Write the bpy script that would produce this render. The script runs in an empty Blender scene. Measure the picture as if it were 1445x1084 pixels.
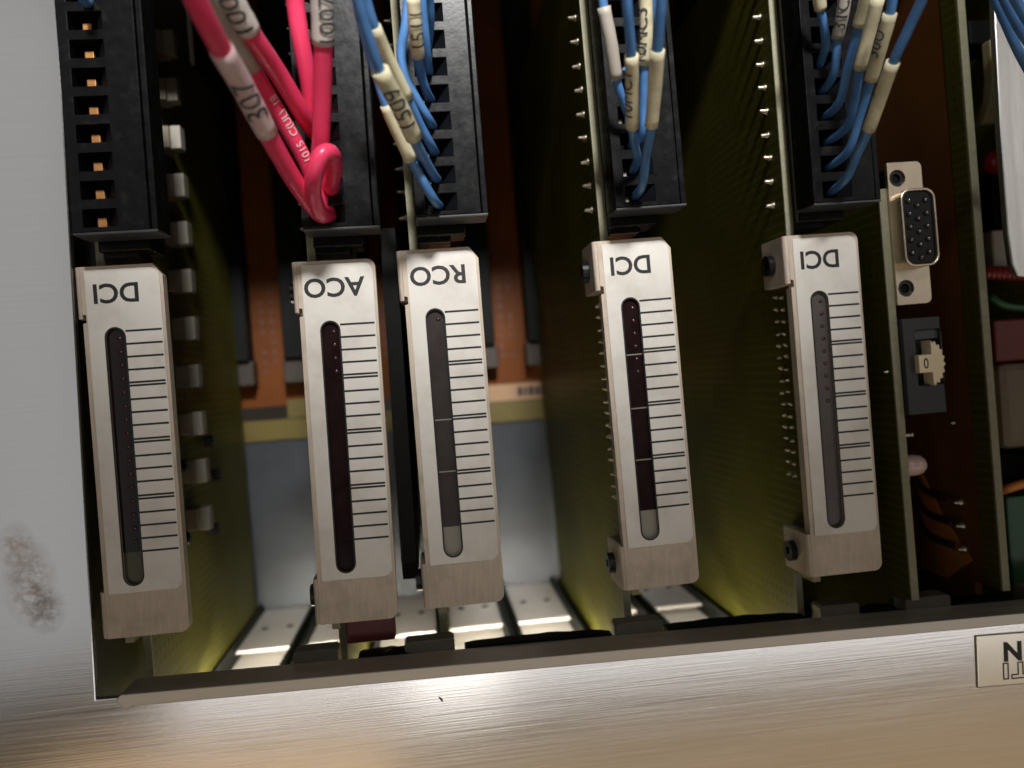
import bpy, bmesh, math, random
from mathutils import Vector, Matrix, Euler

random.seed(7)
S = 0.001                      # everything below is measured in millimetres
sc = bpy.context.scene
col = sc.collection

# ------------------------------------------------------------------ camera
F_PX, W_PX, H_PX = 1156.0, 1445.0, 1084.0
CAM = Vector((49.213, -12.384, 154.623))
EUL = Euler([math.radians(a) for a in (-0.1515, -5.7625, -4.2629)], 'XYZ')
cd = bpy.data.cameras.new('camera')
cam = bpy.data.objects.new('camera', cd)
col.objects.link(cam)
cam.location = CAM * S
cam.rotation_euler = EUL
cd.sensor_fit = 'HORIZONTAL'
cd.sensor_width = 36.0
cd.lens = 36.0 * F_PX / W_PX
cd.clip_start = 0.01
cd.clip_end = 20.0
cd.dof.use_dof = True
cd.dof.focus_distance = 0.152
cd.dof.aperture_fstop = 12.0
sc.camera = cam

# ------------------------------------------------------------------ world, lamps, exposure
wd = bpy.data.worlds.new('World')
sc.world = wd
wd.use_nodes = True
bgn = wd.node_tree.nodes['Background']
bgn.inputs[0].default_value = (1.0, 0.84, 0.64, 1)
bgn.inputs[1].default_value = 0.028
sc.view_settings.view_transform = 'Standard'
sc.view_settings.look = 'None'
sc.view_settings.exposure = -0.08
sc.view_settings.gamma = 1.0
sc.cycles.use_denoising = True
sc.cycles.max_bounces = 8
sc.cycles.sample_clamp_indirect = 3.0


def aim(o, loc, target):
    o.location = Vector(loc) * S
    d = Vector(target) - Vector(loc)
    z = -d.normalized()
    x = (Vector((1, 0, 0)) - z * z.x).normalized()
    o.rotation_euler = Matrix((x, z.cross(x), z)).transposed().to_euler()


def area(name, loc, target, sx, sy, watts, colour):
    l = bpy.data.lights.new(name, 'AREA')
    l.shape = 'RECTANGLE'
    l.size, l.size_y = sx * S, sy * S
    l.energy = watts
    l.color = colour
    o = bpy.data.objects.new(name, l)
    col.objects.link(o)
    aim(o, loc, target)
    return o


def spot(name, loc, target, radius, deg, blend, watts, colour):
    l = bpy.data.lights.new(name, 'SPOT')
    l.shadow_soft_size = radius * S
    l.spot_size = math.radians(deg)
    l.spot_blend = blend
    l.energy = watts
    l.color = colour
    o = bpy.data.objects.new(name, l)
    col.objects.link(o)
    aim(o, loc, target)
    return o


# warm room lamp below; the other lamps are added for fill, fades and reflections
spot('label_fade_spot', (92, 330, 430), (70, 108, 0), 36, 26.4, 0.75, 28.0, (1.0, 0.985, 0.97))  # spot from above, cone narrowed so the labels fade towards the bottom
area('left_panel_fill', (-225, 50, 430), (-20, 20, 0), 130, 500, 0.115, (0.96, 0.98, 1.0))  # added source, mirrored in the left part of the panel
area('bracket_fill', (500, 120, 430), (170, 30, 0), 160, 260, 0.17, (1.0, 0.96, 0.90))  # added source that brightens the metal bracket
area('warm_room_lamp', (52, -222, 430), (55, -60, 0), 64, 30, 0.016, (1.0, 0.95, 0.88))
area('bar_strip_fill', (300, -280, 640), (100, -60, 0), 1180, 56, 0.50, (1.0, 0.98, 0.97))  # added strip light, mirrored in the upper half of the lower bar
area('warm_fill', (100, -540, 640), (80, -60, 0), 1400, 340, 0.72, (1.0, 0.70, 0.38))  # added warm area light, mirrored in the bar and tinting the labels
area('amber_fill', (-170, -385, 640), (0, -70, 0), 320, 70, 0.06, (1.0, 0.66, 0.34))  # added orange glow for the lower left of the bar
area('hidden_floor_fill', (54, -77.5, -37), (54, -90, -44), 122, 5, 0.22, (1.0, 0.92, 0.78))  # hidden lamp inside the cage, stands in for light from beneath
lo = area('hidden_strip_fill', (46, -70.5, -16), (46, -81.5, -88), 104, 3, 0.017, (1.0, 0.92, 0.78))  # second hidden lamp, added to light the floor strips
lo.data.spread = math.radians(26)

# ------------------------------------------------------------------ helpers
RC = EUL.to_matrix()


def at(px, py, z):
    """the point of the plane at height z (mm) which the photograph shows at a pixel"""
    d = RC @ Vector(((px - W_PX / 2) / F_PX, -(py - H_PX / 2) / F_PX, -1.0))
    return CAM + d * ((z - CAM.z) / d.z)


def P(px, py, z):
    p = at(px, py, z)
    return (p.x, p.y, p.z)


def stadium(xc, y0, y1, r, n=10):
    pts = []
    for i in range(n + 1):
        a = math.pi * i / n
        pts.append((xc + r * math.cos(a), y1 - r + r * math.sin(a)))
    for i in range(n + 1):
        a = math.pi + math.pi * i / n
        pts.append((xc + r * math.cos(a), y0 + r + r * math.sin(a)))
    return pts


def rrect(x0, x1, y0, y1, rs, n=6):
    """rounded rectangle; rs = radii at (x1,y1) (x0,y1) (x0,y0) (x1,y0)"""
    if not isinstance(rs, (tuple, list)):
        rs = (rs,) * 4
    pts = []
    for (cx, cy, sx, sy, a0), r in zip(((x1, y1, -1, -1, 0), (x0, y1, 1, -1, 90), (x0, y0, 1, 1, 180), (x1, y0, -1, 1, 270)), rs):
        if r < 1e-4:
            pts.append((cx, cy))
            continue
        for i in range(n + 1):
            a = math.radians(a0 + 90 * i / n)
            pts.append((cx + sx * r + r * math.cos(a), cy + sy * r + r * math.sin(a)))
    return pts


def rect(x0, x1, y0, y1):
    return [(x1, y1), (x0, y1), (x0, y0), (x1, y0)]


AX = {'z': lambda u, v, w: (u, v, w), 'y': lambda u, v, w: (u, w, v), 'x': lambda u, v, w: (w, u, v)}


class MB:
    def __init__(self):
        self.bm = bmesh.new()

    def box(self, x0, x1, y0, y1, z0, z1):
        return self.prism(rect(x0, x1, y0, y1), [], z0, z1)

    def prism(self, outline, holes, w0, w1, axis='z'):
        bm, f = self.bm, AX[axis]
        if not holes:
            lo = [bm.verts.new(f(u, v, w0)) for u, v in outline]
            hi = [bm.verts.new(f(u, v, w1)) for u, v in outline]
            n = len(lo)
            bm.faces.new(hi)
            bm.faces.new(lo[::-1])
            for i in range(n):
                bm.faces.new((lo[i], lo[(i + 1) % n], hi[(i + 1) % n], hi[i]))
        else:
            t = bmesh.new()
            es = []
            for loop in [outline] + holes:
                vs = [t.verts.new((u, v, 0)) for u, v in loop]
                es += [t.edges.new((vs[i], vs[(i + 1) % len(vs)])) for i in range(len(vs))]
            bmesh.ops.triangle_fill(t, use_beauty=True, use_dissolve=False, edges=es, normal=(0, 0, 1))
            t.verts.index_update()
            lo = [bm.verts.new(f(v.co.x, v.co.y, w0)) for v in t.verts]
            hi = [bm.verts.new(f(v.co.x, v.co.y, w1)) for v in t.verts]
            for fc in t.faces:
                ix = [v.index for v in fc.verts]
                bm.faces.new([hi[i] for i in ix])
                bm.faces.new([lo[i] for i in ix[::-1]])
            k = 0
            for loop in [outline] + holes:
                n = len(loop)
                for i in range(n):
                    a, b = k + i, k + (i + 1) % n
                    bm.faces.new((lo[a], lo[b], hi[b], hi[a]))
                k += n
            t.free()
        return self

    def tube(self, pts, radii, n=10, caps=True):
        bm = self.bm
        pts = [Vector(p) for p in pts]
        if not isinstance(radii, (list, tuple)):
            radii = [radii] * len(pts)
        up = Vector((0.31, 0.2, 0.93))
        rings = []
        for i, p in enumerate(pts):
            t = (pts[min(i + 1, len(pts) - 1)] - pts[max(i - 1, 0)]).normalized()
            a = (up - t * up.dot(t)).normalized()
            b = t.cross(a)
            up = a
            rings.append([bm.verts.new(p + (a * math.cos(q) + b * math.sin(q)) * radii[i]) for q in [2 * math.pi * j / n for j in range(n)]])
        for r0, r1 in zip(rings, rings[1:]):
            for j in range(n):
                f = bm.faces.new((r0[j], r0[(j + 1) % n], r1[(j + 1) % n], r1[j]))
                f.smooth = True
        if caps:
            bm.faces.new(rings[0][::-1])
            bm.faces.new(rings[-1])
        return self

    def lathe(self, base, axis, prof, n=14):
        """prof: list of (distance along axis, radius)"""
        ax = Vector(axis).normalized()
        return self.tube_fixed([Vector(base) + ax * d for d, r in prof], [max(r, 1e-3) for d, r in prof], ax, n)

    def tube_fixed(self, pts, radii, ax, n):
        bm = self.bm
        up = Vector((0, 1, 0)) if abs(ax.y) < 0.9 else Vector((1, 0, 0))
        a = (up - ax * up.dot(ax)).normalized()
        b = ax.cross(a)
        rings = [[bm.verts.new(p + (a * math.cos(2 * math.pi * j / n) + b * math.sin(2 * math.pi * j / n)) * r) for j in range(n)] for p, r in zip(pts, radii)]
        for r0, r1 in zip(rings, rings[1:]):
            for j in range(n):
                bm.faces.new((r0[j], r0[(j + 1) % n], r1[(j + 1) % n], r1[j]))
        bm.faces.new(rings[0][::-1])
        bm.faces.new(rings[-1])
        return self

    def mesh(self, name, smooth=False):
        bmesh.ops.recalc_face_normals(self.bm, faces=self.bm.faces[:])
        bmesh.ops.scale(self.bm, vec=(S, S, S), verts=self.bm.verts[:])
        me = bpy.data.meshes.new(name)
        if smooth:
            for f in self.bm.faces:
                f.smooth = True
        self.bm.to_mesh(me)
        self.bm.free()
        return me

    def build(self, name, mat, parent=None, bevel=0, loc=None, smooth=False, rot=None):
        return put(name, self.mesh(name, smooth), mat, parent, bevel, loc, rot)


def put(name, me, mat, parent=None, bevel=0, loc=None, rot=None):
    if not me.materials:
        me.materials.append(M[mat])
    o = bpy.data.objects.new(name, me)
    col.objects.link(o)
    if me.materials[0] is not M[mat]:
        o.material_slots[0].link = 'OBJECT'
        o.material_slots[0].material = M[mat]
    if parent:
        o.parent = parent
    if loc:
        o.location = Vector(loc) * S
    if rot:
        o.rotation_euler = rot
    if bevel:
        b = o.modifiers.new('bevel', 'BEVEL')
        b.width = bevel * S
        b.segments = 2
        b.limit_method = 'ANGLE'
        b.angle_limit = math.radians(35)
    return o


def thing(name, label, cat, loc=(0, 0, 0), group=None, rz=0):
    o = bpy.data.objects.new(name, None)
    col.objects.link(o)
    o.location = Vector(loc) * S
    o.rotation_euler = (0, 0, rz)
    o.empty_display_size = 0.005
    return tag(o, label, cat, group)


def tag(o, label, cat, group=None):
    o['label'] = label
    o['category'] = cat
    if group:
        o['group'] = group
    return o


def text_mesh(txt, size, extrude=0.0, bold=0.0, sx=1.0):
    """flat letters centred on the origin, in mm"""
    cu = bpy.data.curves.new('lettering', 'FONT')
    cu.body = txt
    cu.size = size
    cu.align_x = 'CENTER'
    cu.align_y = 'CENTER'
    cu.extrude = extrude
    cu.offset = bold
    cu.resolution_u = 4
    o = bpy.data.objects.new('lettering', cu)
    col.objects.link(o)
    bpy.context.view_layer.update()
    me = bpy.data.meshes.new_from_object(o.evaluated_get(bpy.context.evaluated_depsgraph_get()))
    bpy.data.objects.remove(o)
    me.materials.clear()
    for v in me.vertices:
        v.co.x *= sx
    return me


def flat_text(name, txt, size, mat, parent, loc, rz, bold=0.0, sx=1.0):
    me = text_mesh(txt, size, 0.02, bold, sx)
    me.transform(Matrix.Diagonal((S, S, S, 1)))
    return put(name, me, mat, parent, 0, loc, (0, 0, rz))


def smooth_path(pts, per=6):
    """Catmull-Rom through the control points"""
    pts = [Vector(p) for p in pts]
    ext = [pts[0] * 2 - pts[1]] + pts + [pts[-1] * 2 - pts[-2]]
    out = []
    for i in range(1, len(ext) - 2):
        p0, p1, p2, p3 = ext[i - 1:i + 3]
        for k in range(per):
            t = k / per
            out.append(0.5 * ((2 * p1) + (p2 - p0) * t + (2 * p0 - 5 * p1 + 4 * p2 - p3) * t * t + (3 * p1 - p0 - 3 * p2 + p3) * t ** 3))
    out.append(pts[-1])
    return out


# ------------------------------------------------------------------ materials
M = {}


def mat(name, base, rough=0.5, metal=0.0, var=0.0, vscale=300.0, stretch=(1, 1, 1), bump=0.0, bscale=900.0, rvar=0.0, spec=0.5, coat=0.0, trans=0.0, aniso=0.0, sss=0.0):
    m = bpy.data.materials.new(name)
    m.use_nodes = True
    nt = m.node_tree
    b = nt.nodes['Principled BSDF']
    b.inputs['Base Color'].default_value = (*base, 1)
    b.inputs['Roughness'].default_value = rough
    b.inputs['Metallic'].default_value = metal
    b.inputs['Specular IOR Level'].default_value = spec
    b.inputs['Coat Weight'].default_value = coat
    b.inputs['Coat Roughness'].default_value = 0.15
    b.inputs['Transmission Weight'].default_value = trans
    b.inputs['Anisotropic'].default_value = aniso
    tc = nt.nodes.new('ShaderNodeTexCoord')
    mp = nt.nodes.new('ShaderNodeMapping')
    mp.inputs['Scale'].default_value = stretch
    nt.links.new(tc.outputs['Object'], mp.inputs['Vector'])
    nz = nt.nodes.new('ShaderNodeTexNoise')
    nz.inputs['Scale'].default_value = vscale
    nz.inputs['Detail'].default_value = 6
    nz.inputs['Roughness'].default_value = 0.6
    nt.links.new(mp.outputs[0], nz.inputs['Vector'])
    if var:
        mr = nt.nodes.new('ShaderNodeMapRange')
        mr.inputs[1].default_value = 0.25
        mr.inputs[2].default_value = 0.75
        mr.inputs[3].default_value = 1 - var
        mr.inputs[4].default_value = 1 + var
        nt.links.new(nz.outputs['Fac'], mr.inputs[0])
        mx = nt.nodes.new('ShaderNodeVectorMath')
        mx.operation = 'SCALE'
        mx.inputs[0].default_value = base
        nt.links.new(mr.outputs[0], mx.inputs['Scale'])
        nt.links.new(mx.outputs[0], b.inputs['Base Color'])
        m['colour_out'] = mx.name
    if rvar:
        mr = nt.nodes.new('ShaderNodeMapRange')
        mr.inputs[1].default_value = 0.25
        mr.inputs[2].default_value = 0.75
        mr.inputs[3].default_value = max(rough - rvar, 0.02)
        mr.inputs[4].default_value = rough + rvar
        nt.links.new(nz.outputs['Fac'], mr.inputs[0])
        nt.links.new(mr.outputs[0], b.inputs['Roughness'])
    if bump:
        n2 = nt.nodes.new('ShaderNodeTexNoise')
        n2.inputs['Scale'].default_value = bscale
        n2.inputs['Detail'].default_value = 4
        nt.links.new(mp.outputs[0], n2.inputs['Vector'])
        bp = nt.nodes.new('ShaderNodeBump')
        bp.inputs['Strength'].default_value = bump
        bp.inputs['Distance'].default_value = 0.0002
        nt.links.new(n2.outputs['Fac'], bp.inputs['Height'])
        nt.links.new(bp.outputs[0], b.inputs['Normal'])
    M[name] = m
    return m


mat('brushed_panel', (0.60, 0.585, 0.575), 0.175, 0.95, 0.08, 900, (0.03, 2.6, 1), 0.04, 1500, 0.04)
mat('rail_metal', (0.68, 0.63, 0.56), 0.42, 0.4, 0.15, 500, (0.1, 1, 1), 0.2, 900, 0.08)
mat('bracket_metal', (0.66, 0.65, 0.64), 0.36, 1.0, 0.1, 420, (1.6, 0.08, 1), 0.25, 900, 0.08)
mat('face_metal', (0.57, 0.485, 0.395), 0.55, 0.1, 0.16, 1400, (1, 0.12, 1), 0.5, 2500, 0.06)
mat('rear_metal', (0.045, 0.05, 0.056), 0.40, 0.25, 0.25, 60, (1, 1, 1), 0, 900, 0.05, spec=0.25)
mat('side_metal', (0.45, 0.46, 0.47), 0.45, 0.8, 0.10, 60)
mat('floor_paint', (0.78, 0.74, 0.66), 0.6, 0, 0.05, 90)
mat('strip_metal', (0.52, 0.49, 0.45), 0.5, 0.3, 0.08, 90)
mat('guide_plastic', (0.010, 0.012, 0.009), 0.55, 0, 0.1, spec=0.1)
mat('tab_plastic', (0.17, 0.15, 0.12), 0.55, 0, 0.12, 400, bump=0.1)
mat('black_plastic', (0.0065, 0.0065, 0.007), 0.25, 0, 0.25, 500, (1, 1, 1), 0.05, 1500, 0.05, spec=0.16)
mat('black_plastic_dull', (0.006, 0.006, 0.006), 0.6, 0, 0.2, 300, spec=0.1)
mat('ramp_plastic', (0.006, 0.0065, 0.008), 0.45, spec=0.2)
mat('lit_facet_plastic', (0.05, 0.054, 0.06), 0.36, 0, 0.3, 900, spec=0.6)  # lighter than the housing: light on the lower facet put into the colour
mat('screw_black', (0.012, 0.012, 0.013), 0.3, 0.3)
mat('copper', (0.62, 0.30, 0.11), 0.38, 0.75, 0.2, 700)
mat('label_white', (0.77, 0.74, 0.685), 0.30, 0, 0.05, 70, (1, 1, 1), 0.03, 300, 0.05, coat=0.12)
mat('print_black', (0.012, 0.012, 0.013), 0.45)
mat('window_dark', (0.017, 0.008, 0.009), 0.16, 0, 0.35, 250, rvar=0.03, spec=0.3)
mat('window_brown', (0.045, 0.036, 0.034), 0.25, 0, 0.25, 250)
mat('window_grey', (0.095, 0.082, 0.078), 0.3, 0, 0.12, 250)
mat('window_olive', (0.060, 0.062, 0.026), 0.35, 0, 0.2, 250)
mat('window_pale', (0.26, 0.245, 0.20), 0.4, 0, 0.1, 250)
mat('led_red', (0.045, 0.012, 0.013), 0.25, 0, coat=0.4)
mat('board_edge', (0.24, 0.23, 0.15), 0.7, 0, 0.16, 900, bump=0.2)
mat('solder', (0.50, 0.45, 0.36), 0.34, 1.0, 0.15, 900)
mat('tinned', (0.26, 0.24, 0.20), 0.6, 0.4, 0.12, 300)
mat('ceramic', (0.16, 0.13, 0.09), 0.6, 0, 0.2, 300)
mat('wire_red', (0.80, 0.050, 0.135), 0.30, 0, 0.10, 200, bump=0.04, bscale=400, rvar=0.05)
mat('wire_blue', (0.085, 0.225, 0.50), 0.36, 0, 0.12, 250, bump=0.06, bscale=500, rvar=0.06)
mat('sleeve_cream', (0.70, 0.64, 0.43), 0.5, 0, 0.10, 350, bump=0.12, bscale=900)
mat('sleeve_white', (0.66, 0.60, 0.55), 0.42, 0, 0.10, 250, bump=0.08, bscale=700)
mat('sleeve_pink', (0.66, 0.47, 0.47), 0.42, 0, 0.10, 250, bump=0.08, bscale=700)
mat('sleeve_grey', (0.40, 0.36, 0.31), 0.5, 0, 0.10, 250, bump=0.08, bscale=700)
mat('ink_grey', (0.05, 0.05, 0.06), 0.5)
mat('print_white', (0.8, 0.7, 0.68), 0.5)
mat('orange_board', (0.095, 0.027, 0.004), 0.5, 0, 0.22, 60, spec=0.15)
mat('board_brown', (0.13, 0.050, 0.013), 0.45, 0, 0.25, 50, spec=0.2)
mat('orange_patch', (0.50, 0.17, 0.03), 0.5, 0, 0.25, 120, spec=0.2)
mat('via_dark', (0.06, 0.018, 0.006), 0.5)
mat('trace_dark', (0.035, 0.016, 0.010), 0.45)
mat('edge_connector', (0.006, 0.0065, 0.0065), 0.5, 0, 0.2, spec=0.08)
mat('connector_cap', (0.022, 0.014, 0.008), 0.5, 0, 0.2)
mat('paper_strip', (0.28, 0.165, 0.085), 0.6, 0, 0.08, 100)
mat('yellow_strip', (0.085, 0.062, 0.006), 0.5, 0, 0.15, 100)
mat('dsub_shell', (0.56, 0.47, 0.36), 0.34, 0.9, 0.14, 300, rvar=0.08)
mat('dsub_insert', (0.006, 0.006, 0.0065), 0.35, spec=0.2)
mat('pin_tip', (0.16, 0.15, 0.14), 0.22, 0.9)
mat('switch_body', (0.026, 0.028, 0.031), 0.5, 0, 0.15, 300, bump=0.08)
mat('switch_recess', (0.05, 0.055, 0.062), 0.5, 0, 0.1, 300)
mat('dial_cream', (0.80, 0.67, 0.46), 0.5, 0, 0.07, 300)
mat('led_body', (0.62, 0.44, 0.40), 0.3, 0, 0.08, 200, coat=0.3)
mat('cap_red', (0.42, 0.022, 0.014), 0.3, 0, 0.1)
mat('block_red', (0.13, 0.012, 0.010), 0.45, 0, 0.2)
mat('bead_red', (0.20, 0.012, 0.016), 0.3)
mat('block_brown', (0.15, 0.12, 0.075), 0.55, 0, 0.15, 120)
mat('block_green', (0.016, 0.085, 0.030), 0.4, 0, 0.2)
mat('block_pale', (0.30, 0.27, 0.22), 0.5, 0, 0.1)
mat('latch_cream', (0.55, 0.46, 0.24), 0.42, 0, 0.1)
mat('wire_orange', (0.62, 0.22, 0.05), 0.4)
mat('plate_cream', (0.86, 0.81, 0.71), 0.2, 0.6, 0.05, 200)
mat('plate_edge', (0.45, 0.36, 0.24), 0.5, 0, 0.2, 500)
mat('speck_dark', (0.02, 0.02, 0.018), 0.7)
mat('foil_blue', (0.05, 0.22, 0.55), 0.4)


def node(nt, t, **k):
    n = nt.nodes.new(t)
    for a, v in k.items():
        setattr(n, a, v)
    return n


# grease stains on the front panel (a shape of their own, fixed to the metal)
def stain_panel():
    nt = M['brushed_panel'].node_tree
    b = nt.nodes['Principled BSDF']
    src = nt.nodes[M['brushed_panel']['colour_out']]
    tc = node(nt, 'ShaderNodeTexCoord')
    prev = src.outputs[0]
    for (px, py, rx, ry, dark) in ((42, 822, 5.2, 9.0, 0.5), (64, 860, 3.8, 5.0, 0.28), (24, 772, 3.6, 5, 0.62)):
        c = at(px, py, 0)
        mp = node(nt, 'ShaderNodeMapping')
        mp.inputs['Location'].default_value = (-c.x / rx, -c.y / ry, 0)
        mp.inputs['Scale'].default_value = (1 / (rx * S), 1 / (ry * S), 0)
        nt.links.new(tc.outputs['Object'], mp.inputs[0])
        ln = node(nt, 'ShaderNodeVectorMath', operation='LENGTH')
        nt.links.new(mp.outputs[0], ln.inputs[0])
        nz = node(nt, 'ShaderNodeTexNoise')
        nz.inputs['Scale'].default_value = 420
        nz.inputs['Detail'].default_value = 8
        nz.inputs['Roughness'].default_value = 0.75
        nt.links.new(tc.outputs['Object'], nz.inputs[0])
        mr = node(nt, 'ShaderNodeMapRange')
        mr.inputs[1].default_value = 1.0
        mr.inputs[2].default_value = 0.25
        nt.links.new(ln.outputs['Value'], mr.inputs[0])
        m1 = node(nt, 'ShaderNodeMath', operation='MULTIPLY_ADD')
        nt.links.new(nz.outputs['Fac'], m1.inputs[0])
        m1.inputs[1].default_value = 3.0
        m1.inputs[2].default_value = -1.05
        m1.use_clamp = True
        m2 = node(nt, 'ShaderNodeMath', operation='MULTIPLY')
        m2.use_clamp = True
        nt.links.new(mr.outputs[0], m2.inputs[0])
        nt.links.new(m1.outputs[0], m2.inputs[1])
        mx = node(nt, 'ShaderNodeMix', data_type='RGBA')
        nt.links.new(m2.outputs[0], mx.inputs[0])
        nt.links.new(prev, mx.inputs[6])
        mx.inputs[7].default_value = (0.22 * dark * 2, 0.145 * dark * 2, 0.09 * dark * 2, 1)
        prev = mx.outputs[2]
    nt.links.new(prev, b.inputs['Base Color'])


stain_panel()


def grime(name, colour, scale, lo, hi, amount):
    nt = M[name].node_tree
    b = nt.nodes['Principled BSDF']
    src = b.inputs['Base Color'].links[0].from_socket
    tc = node(nt, 'ShaderNodeTexCoord')
    geo = node(nt, 'ShaderNodeNewGeometry')
    nz = node(nt, 'ShaderNodeTexNoise')
    nz.inputs['Scale'].default_value = scale
    nz.inputs['Detail'].default_value = 7
    nz.inputs['Roughness'].default_value = 0.62
    nt.links.new(geo.outputs['Position'], nz.inputs[0])
    mr = node(nt, 'ShaderNodeMapRange')
    mr.inputs[1].default_value = lo
    mr.inputs[2].default_value = hi
    mr.inputs[4].default_value = amount
    nt.links.new(nz.outputs['Fac'], mr.inputs[0])
    mx = node(nt, 'ShaderNodeMix', data_type='RGBA')
    nt.links.new(mr.outputs[0], mx.inputs[0])
    nt.links.new(src, mx.inputs[6])
    mx.inputs[7].default_value = (*colour, 1)
    nt.links.new(mx.outputs[2], b.inputs['Base Color'])


grime('label_white', (0.50, 0.45, 0.38), 95, 0.48, 0.72, 0.55)
grime('face_metal', (0.36, 0.30, 0.235), 160, 0.50, 0.70, 0.6)
grime('sleeve_cream', (0.30, 0.26, 0.18), 260, 0.46, 0.70, 0.6)
grime('wire_blue', (0.05, 0.12, 0.25), 240, 0.48, 0.70, 0.5)
grime('black_plastic', (0.03, 0.029, 0.027), 330, 0.55, 0.75, 0.5)


# solder-resist green with rows of vias and traces
def board_material():
    m = mat('board_green', (0.098, 0.093, 0.013), 0.42, 0, 0.18, 40, spec=0.2)
    nt = m.node_tree
    b = nt.nodes['Principled BSDF']
    src = nt.nodes[m['colour_out']].outputs[0]
    tc = node(nt, 'ShaderNodeTexCoord')
    sp = node(nt, 'ShaderNodeSeparateXYZ')
    nt.links.new(tc.outputs['Object'], sp.inputs[0])
    big = node(nt, 'ShaderNodeTexNoise')
    big.inputs['Scale'].default_value = 45
    nt.links.new(tc.outputs['Object'], big.inputs[0])

    def pulse(out, pitch, width):
        a = node(nt, 'ShaderNodeMath', operation='MULTIPLY')
        a.inputs[1].default_value = 1 / (pitch * S)
        nt.links.new(out, a.inputs[0])
        f = node(nt, 'ShaderNodeMath', operation='FRACT')
        nt.links.new(a.outputs[0], f.inputs[0])
        c = node(nt, 'ShaderNodeMath', operation='LESS_THAN')
        c.inputs[1].default_value = width
        nt.links.new(f.outputs[0], c.inputs[0])
        return c.outputs[0]

    def mul(a, c):
        k = node(nt, 'ShaderNodeMath', operation='MULTIPLY')
        nt.links.new(a, k.inputs[0])
        nt.links.new(c, k.inputs[1])
        return k.outputs[0]

    def gate(lo, hi):
        k = node(nt, 'ShaderNodeMapRange')
        k.inputs[1].default_value = lo
        k.inputs[2].default_value = hi
        nt.links.new(big.outputs['Fac'], k.inputs[0])
        return k.outputs[0]
    dots = mul(mul(pulse(sp.outputs['Y'], 2.54, 0.36), pulse(sp.outputs['Z'], 2.54, 0.36)), gate(0.52, 0.60))
    lines = mul(pulse(sp.outputs['Y'], 1.9, 0.3), gate(0.52, 0.49))
    mx = node(nt, 'ShaderNodeMix', data_type='RGBA')
    nt.links.new(lines, mx.inputs[0])
    nt.links.new(src, mx.inputs[6])
    mx.inputs[7].default_value = (0.125, 0.120, 0.026, 1)
    m2 = node(nt, 'ShaderNodeMix', data_type='RGBA')
    nt.links.new(dots, m2.inputs[0])
    nt.links.new(mx.outputs[2], m2.inputs[6])
    m2.inputs[7].default_value = (0.060, 0.058, 0.014, 1)
    nt.links.new(m2.outputs[2], b.inputs['Base Color'])
    tr = node(nt, 'ShaderNodeBsdfTranslucent')
    sc2 = node(nt, 'ShaderNodeVectorMath', operation='SCALE')
    sc2.inputs['Scale'].default_value = 3.2
    nt.links.new(m2.outputs[2], sc2.inputs[0])
    nt.links.new(sc2.outputs[0], tr.inputs['Color'])
    ms = node(nt, 'ShaderNodeMixShader')
    ms.inputs[0].default_value = 0.35
    nt.links.new(b.outputs[0], ms.inputs[1])
    nt.links.new(tr.outputs[0], ms.inputs[2])
    nt.links.new(ms.outputs[0], nt.nodes['Material Output'].inputs['Surface'])


board_material()

# ------------------------------------------------------------------ the card rack
rack = thing('card_rack', 'brushed aluminium card rack with a window cut in its front panel', 'rack', (-13, -66, -110))
RO = Vector((13, 66, 110))          # back to world millimetres inside the rack


def rk(mb, name, m, bevel=0, smooth=False, parent=None):
    return mb.build(name, m, parent or rack, bevel, tuple(RO) if parent is None else None, smooth)


inner = at(135, 983, 0)
top_l = at(80, 0, 0)
kx = (top_l.x - inner.x) / (top_l.y - inner.y)
right_b = at(1445, 884, 0)
ky = (right_b.y - (-66.9)) / (right_b.x - (-9))
ky += 0.0035
yb = lambda x: -65.3 + ky * (x + 9)
xl = lambda y: inner.x + kx * (y - inner.y)
panel = rk(MB().prism([(215, 79), (xl(79), 79), (inner.x, yb(inner.x)), (215, yb(215)), (215, -125), (-75, -125), (-75, 120), (215, 120)], [], -1.6, 0), 'front_panel', 'brushed_panel', 0.25)  # its unseen top bar is added to shade the inside
# rail with a chamfered end lying in the lower edge of the window
zr0, zr1 = -6.5, 2.2
rail_pts = []
x0r = -10.6
yt = lambda x: -64.1 + ky * (x + 9)
rail = rk(MB().prism([(x0r + 1.6, yt(x0r) - 3.0), (x0r, yt(x0r) - 1.0), (x0r + 0.8, yt(x0r)), (215, yt(215)), (215, yt(215) - 2.1), (x0r + 2.4, yt(x0r) - 2.3)], [], zr0, zr1), 'front_rail', 'rail_metal', 0.18)
# side wall, floor, strips and guides
rk(MB().box(-19, -17.5, -84, 116, -112, -1.8), 'side_wall', 'side_metal')
rk(MB().box(-19, 215, 116, 117.5, -112, -1.8), 'unseen_roof', 'side_metal')  # out of view, added to keep light out of the cage
rk(MB().box(-17.3, 215, -85, -84, -112, -8), 'cage_floor', 'floor_paint')
BX = [-9.6, 9.4, 28.6, 47.9, 66.4, 85.4, 104.2, 123.2, 144.0, 164.3, 184.5]
for i, (a, b) in enumerate(zip(BX, BX[1:])):
    a2, b2 = a + 1.9, b - 1.9
    xc = (a2 + b2) / 2
    st_ = rk(MB().prism(rect(a2, b2, -111, -71), [], -81.6, -80.6, 'y'), 'hole_strip', 'strip_metal', 0.3)
    for dx in (-3.6, 3.6):
        MB().prism([(xc + dx + 0.95 * math.cos(t), -90 + 0.95 * math.sin(t)) for t in [2 * math.pi * k / 14 for k in range(14)]], [], -80.9, -80.45, 'y').build('dark_hole_disc', 'guide_plastic', st_)  # dark disc laid on the strip in place of a dark open hole
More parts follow.
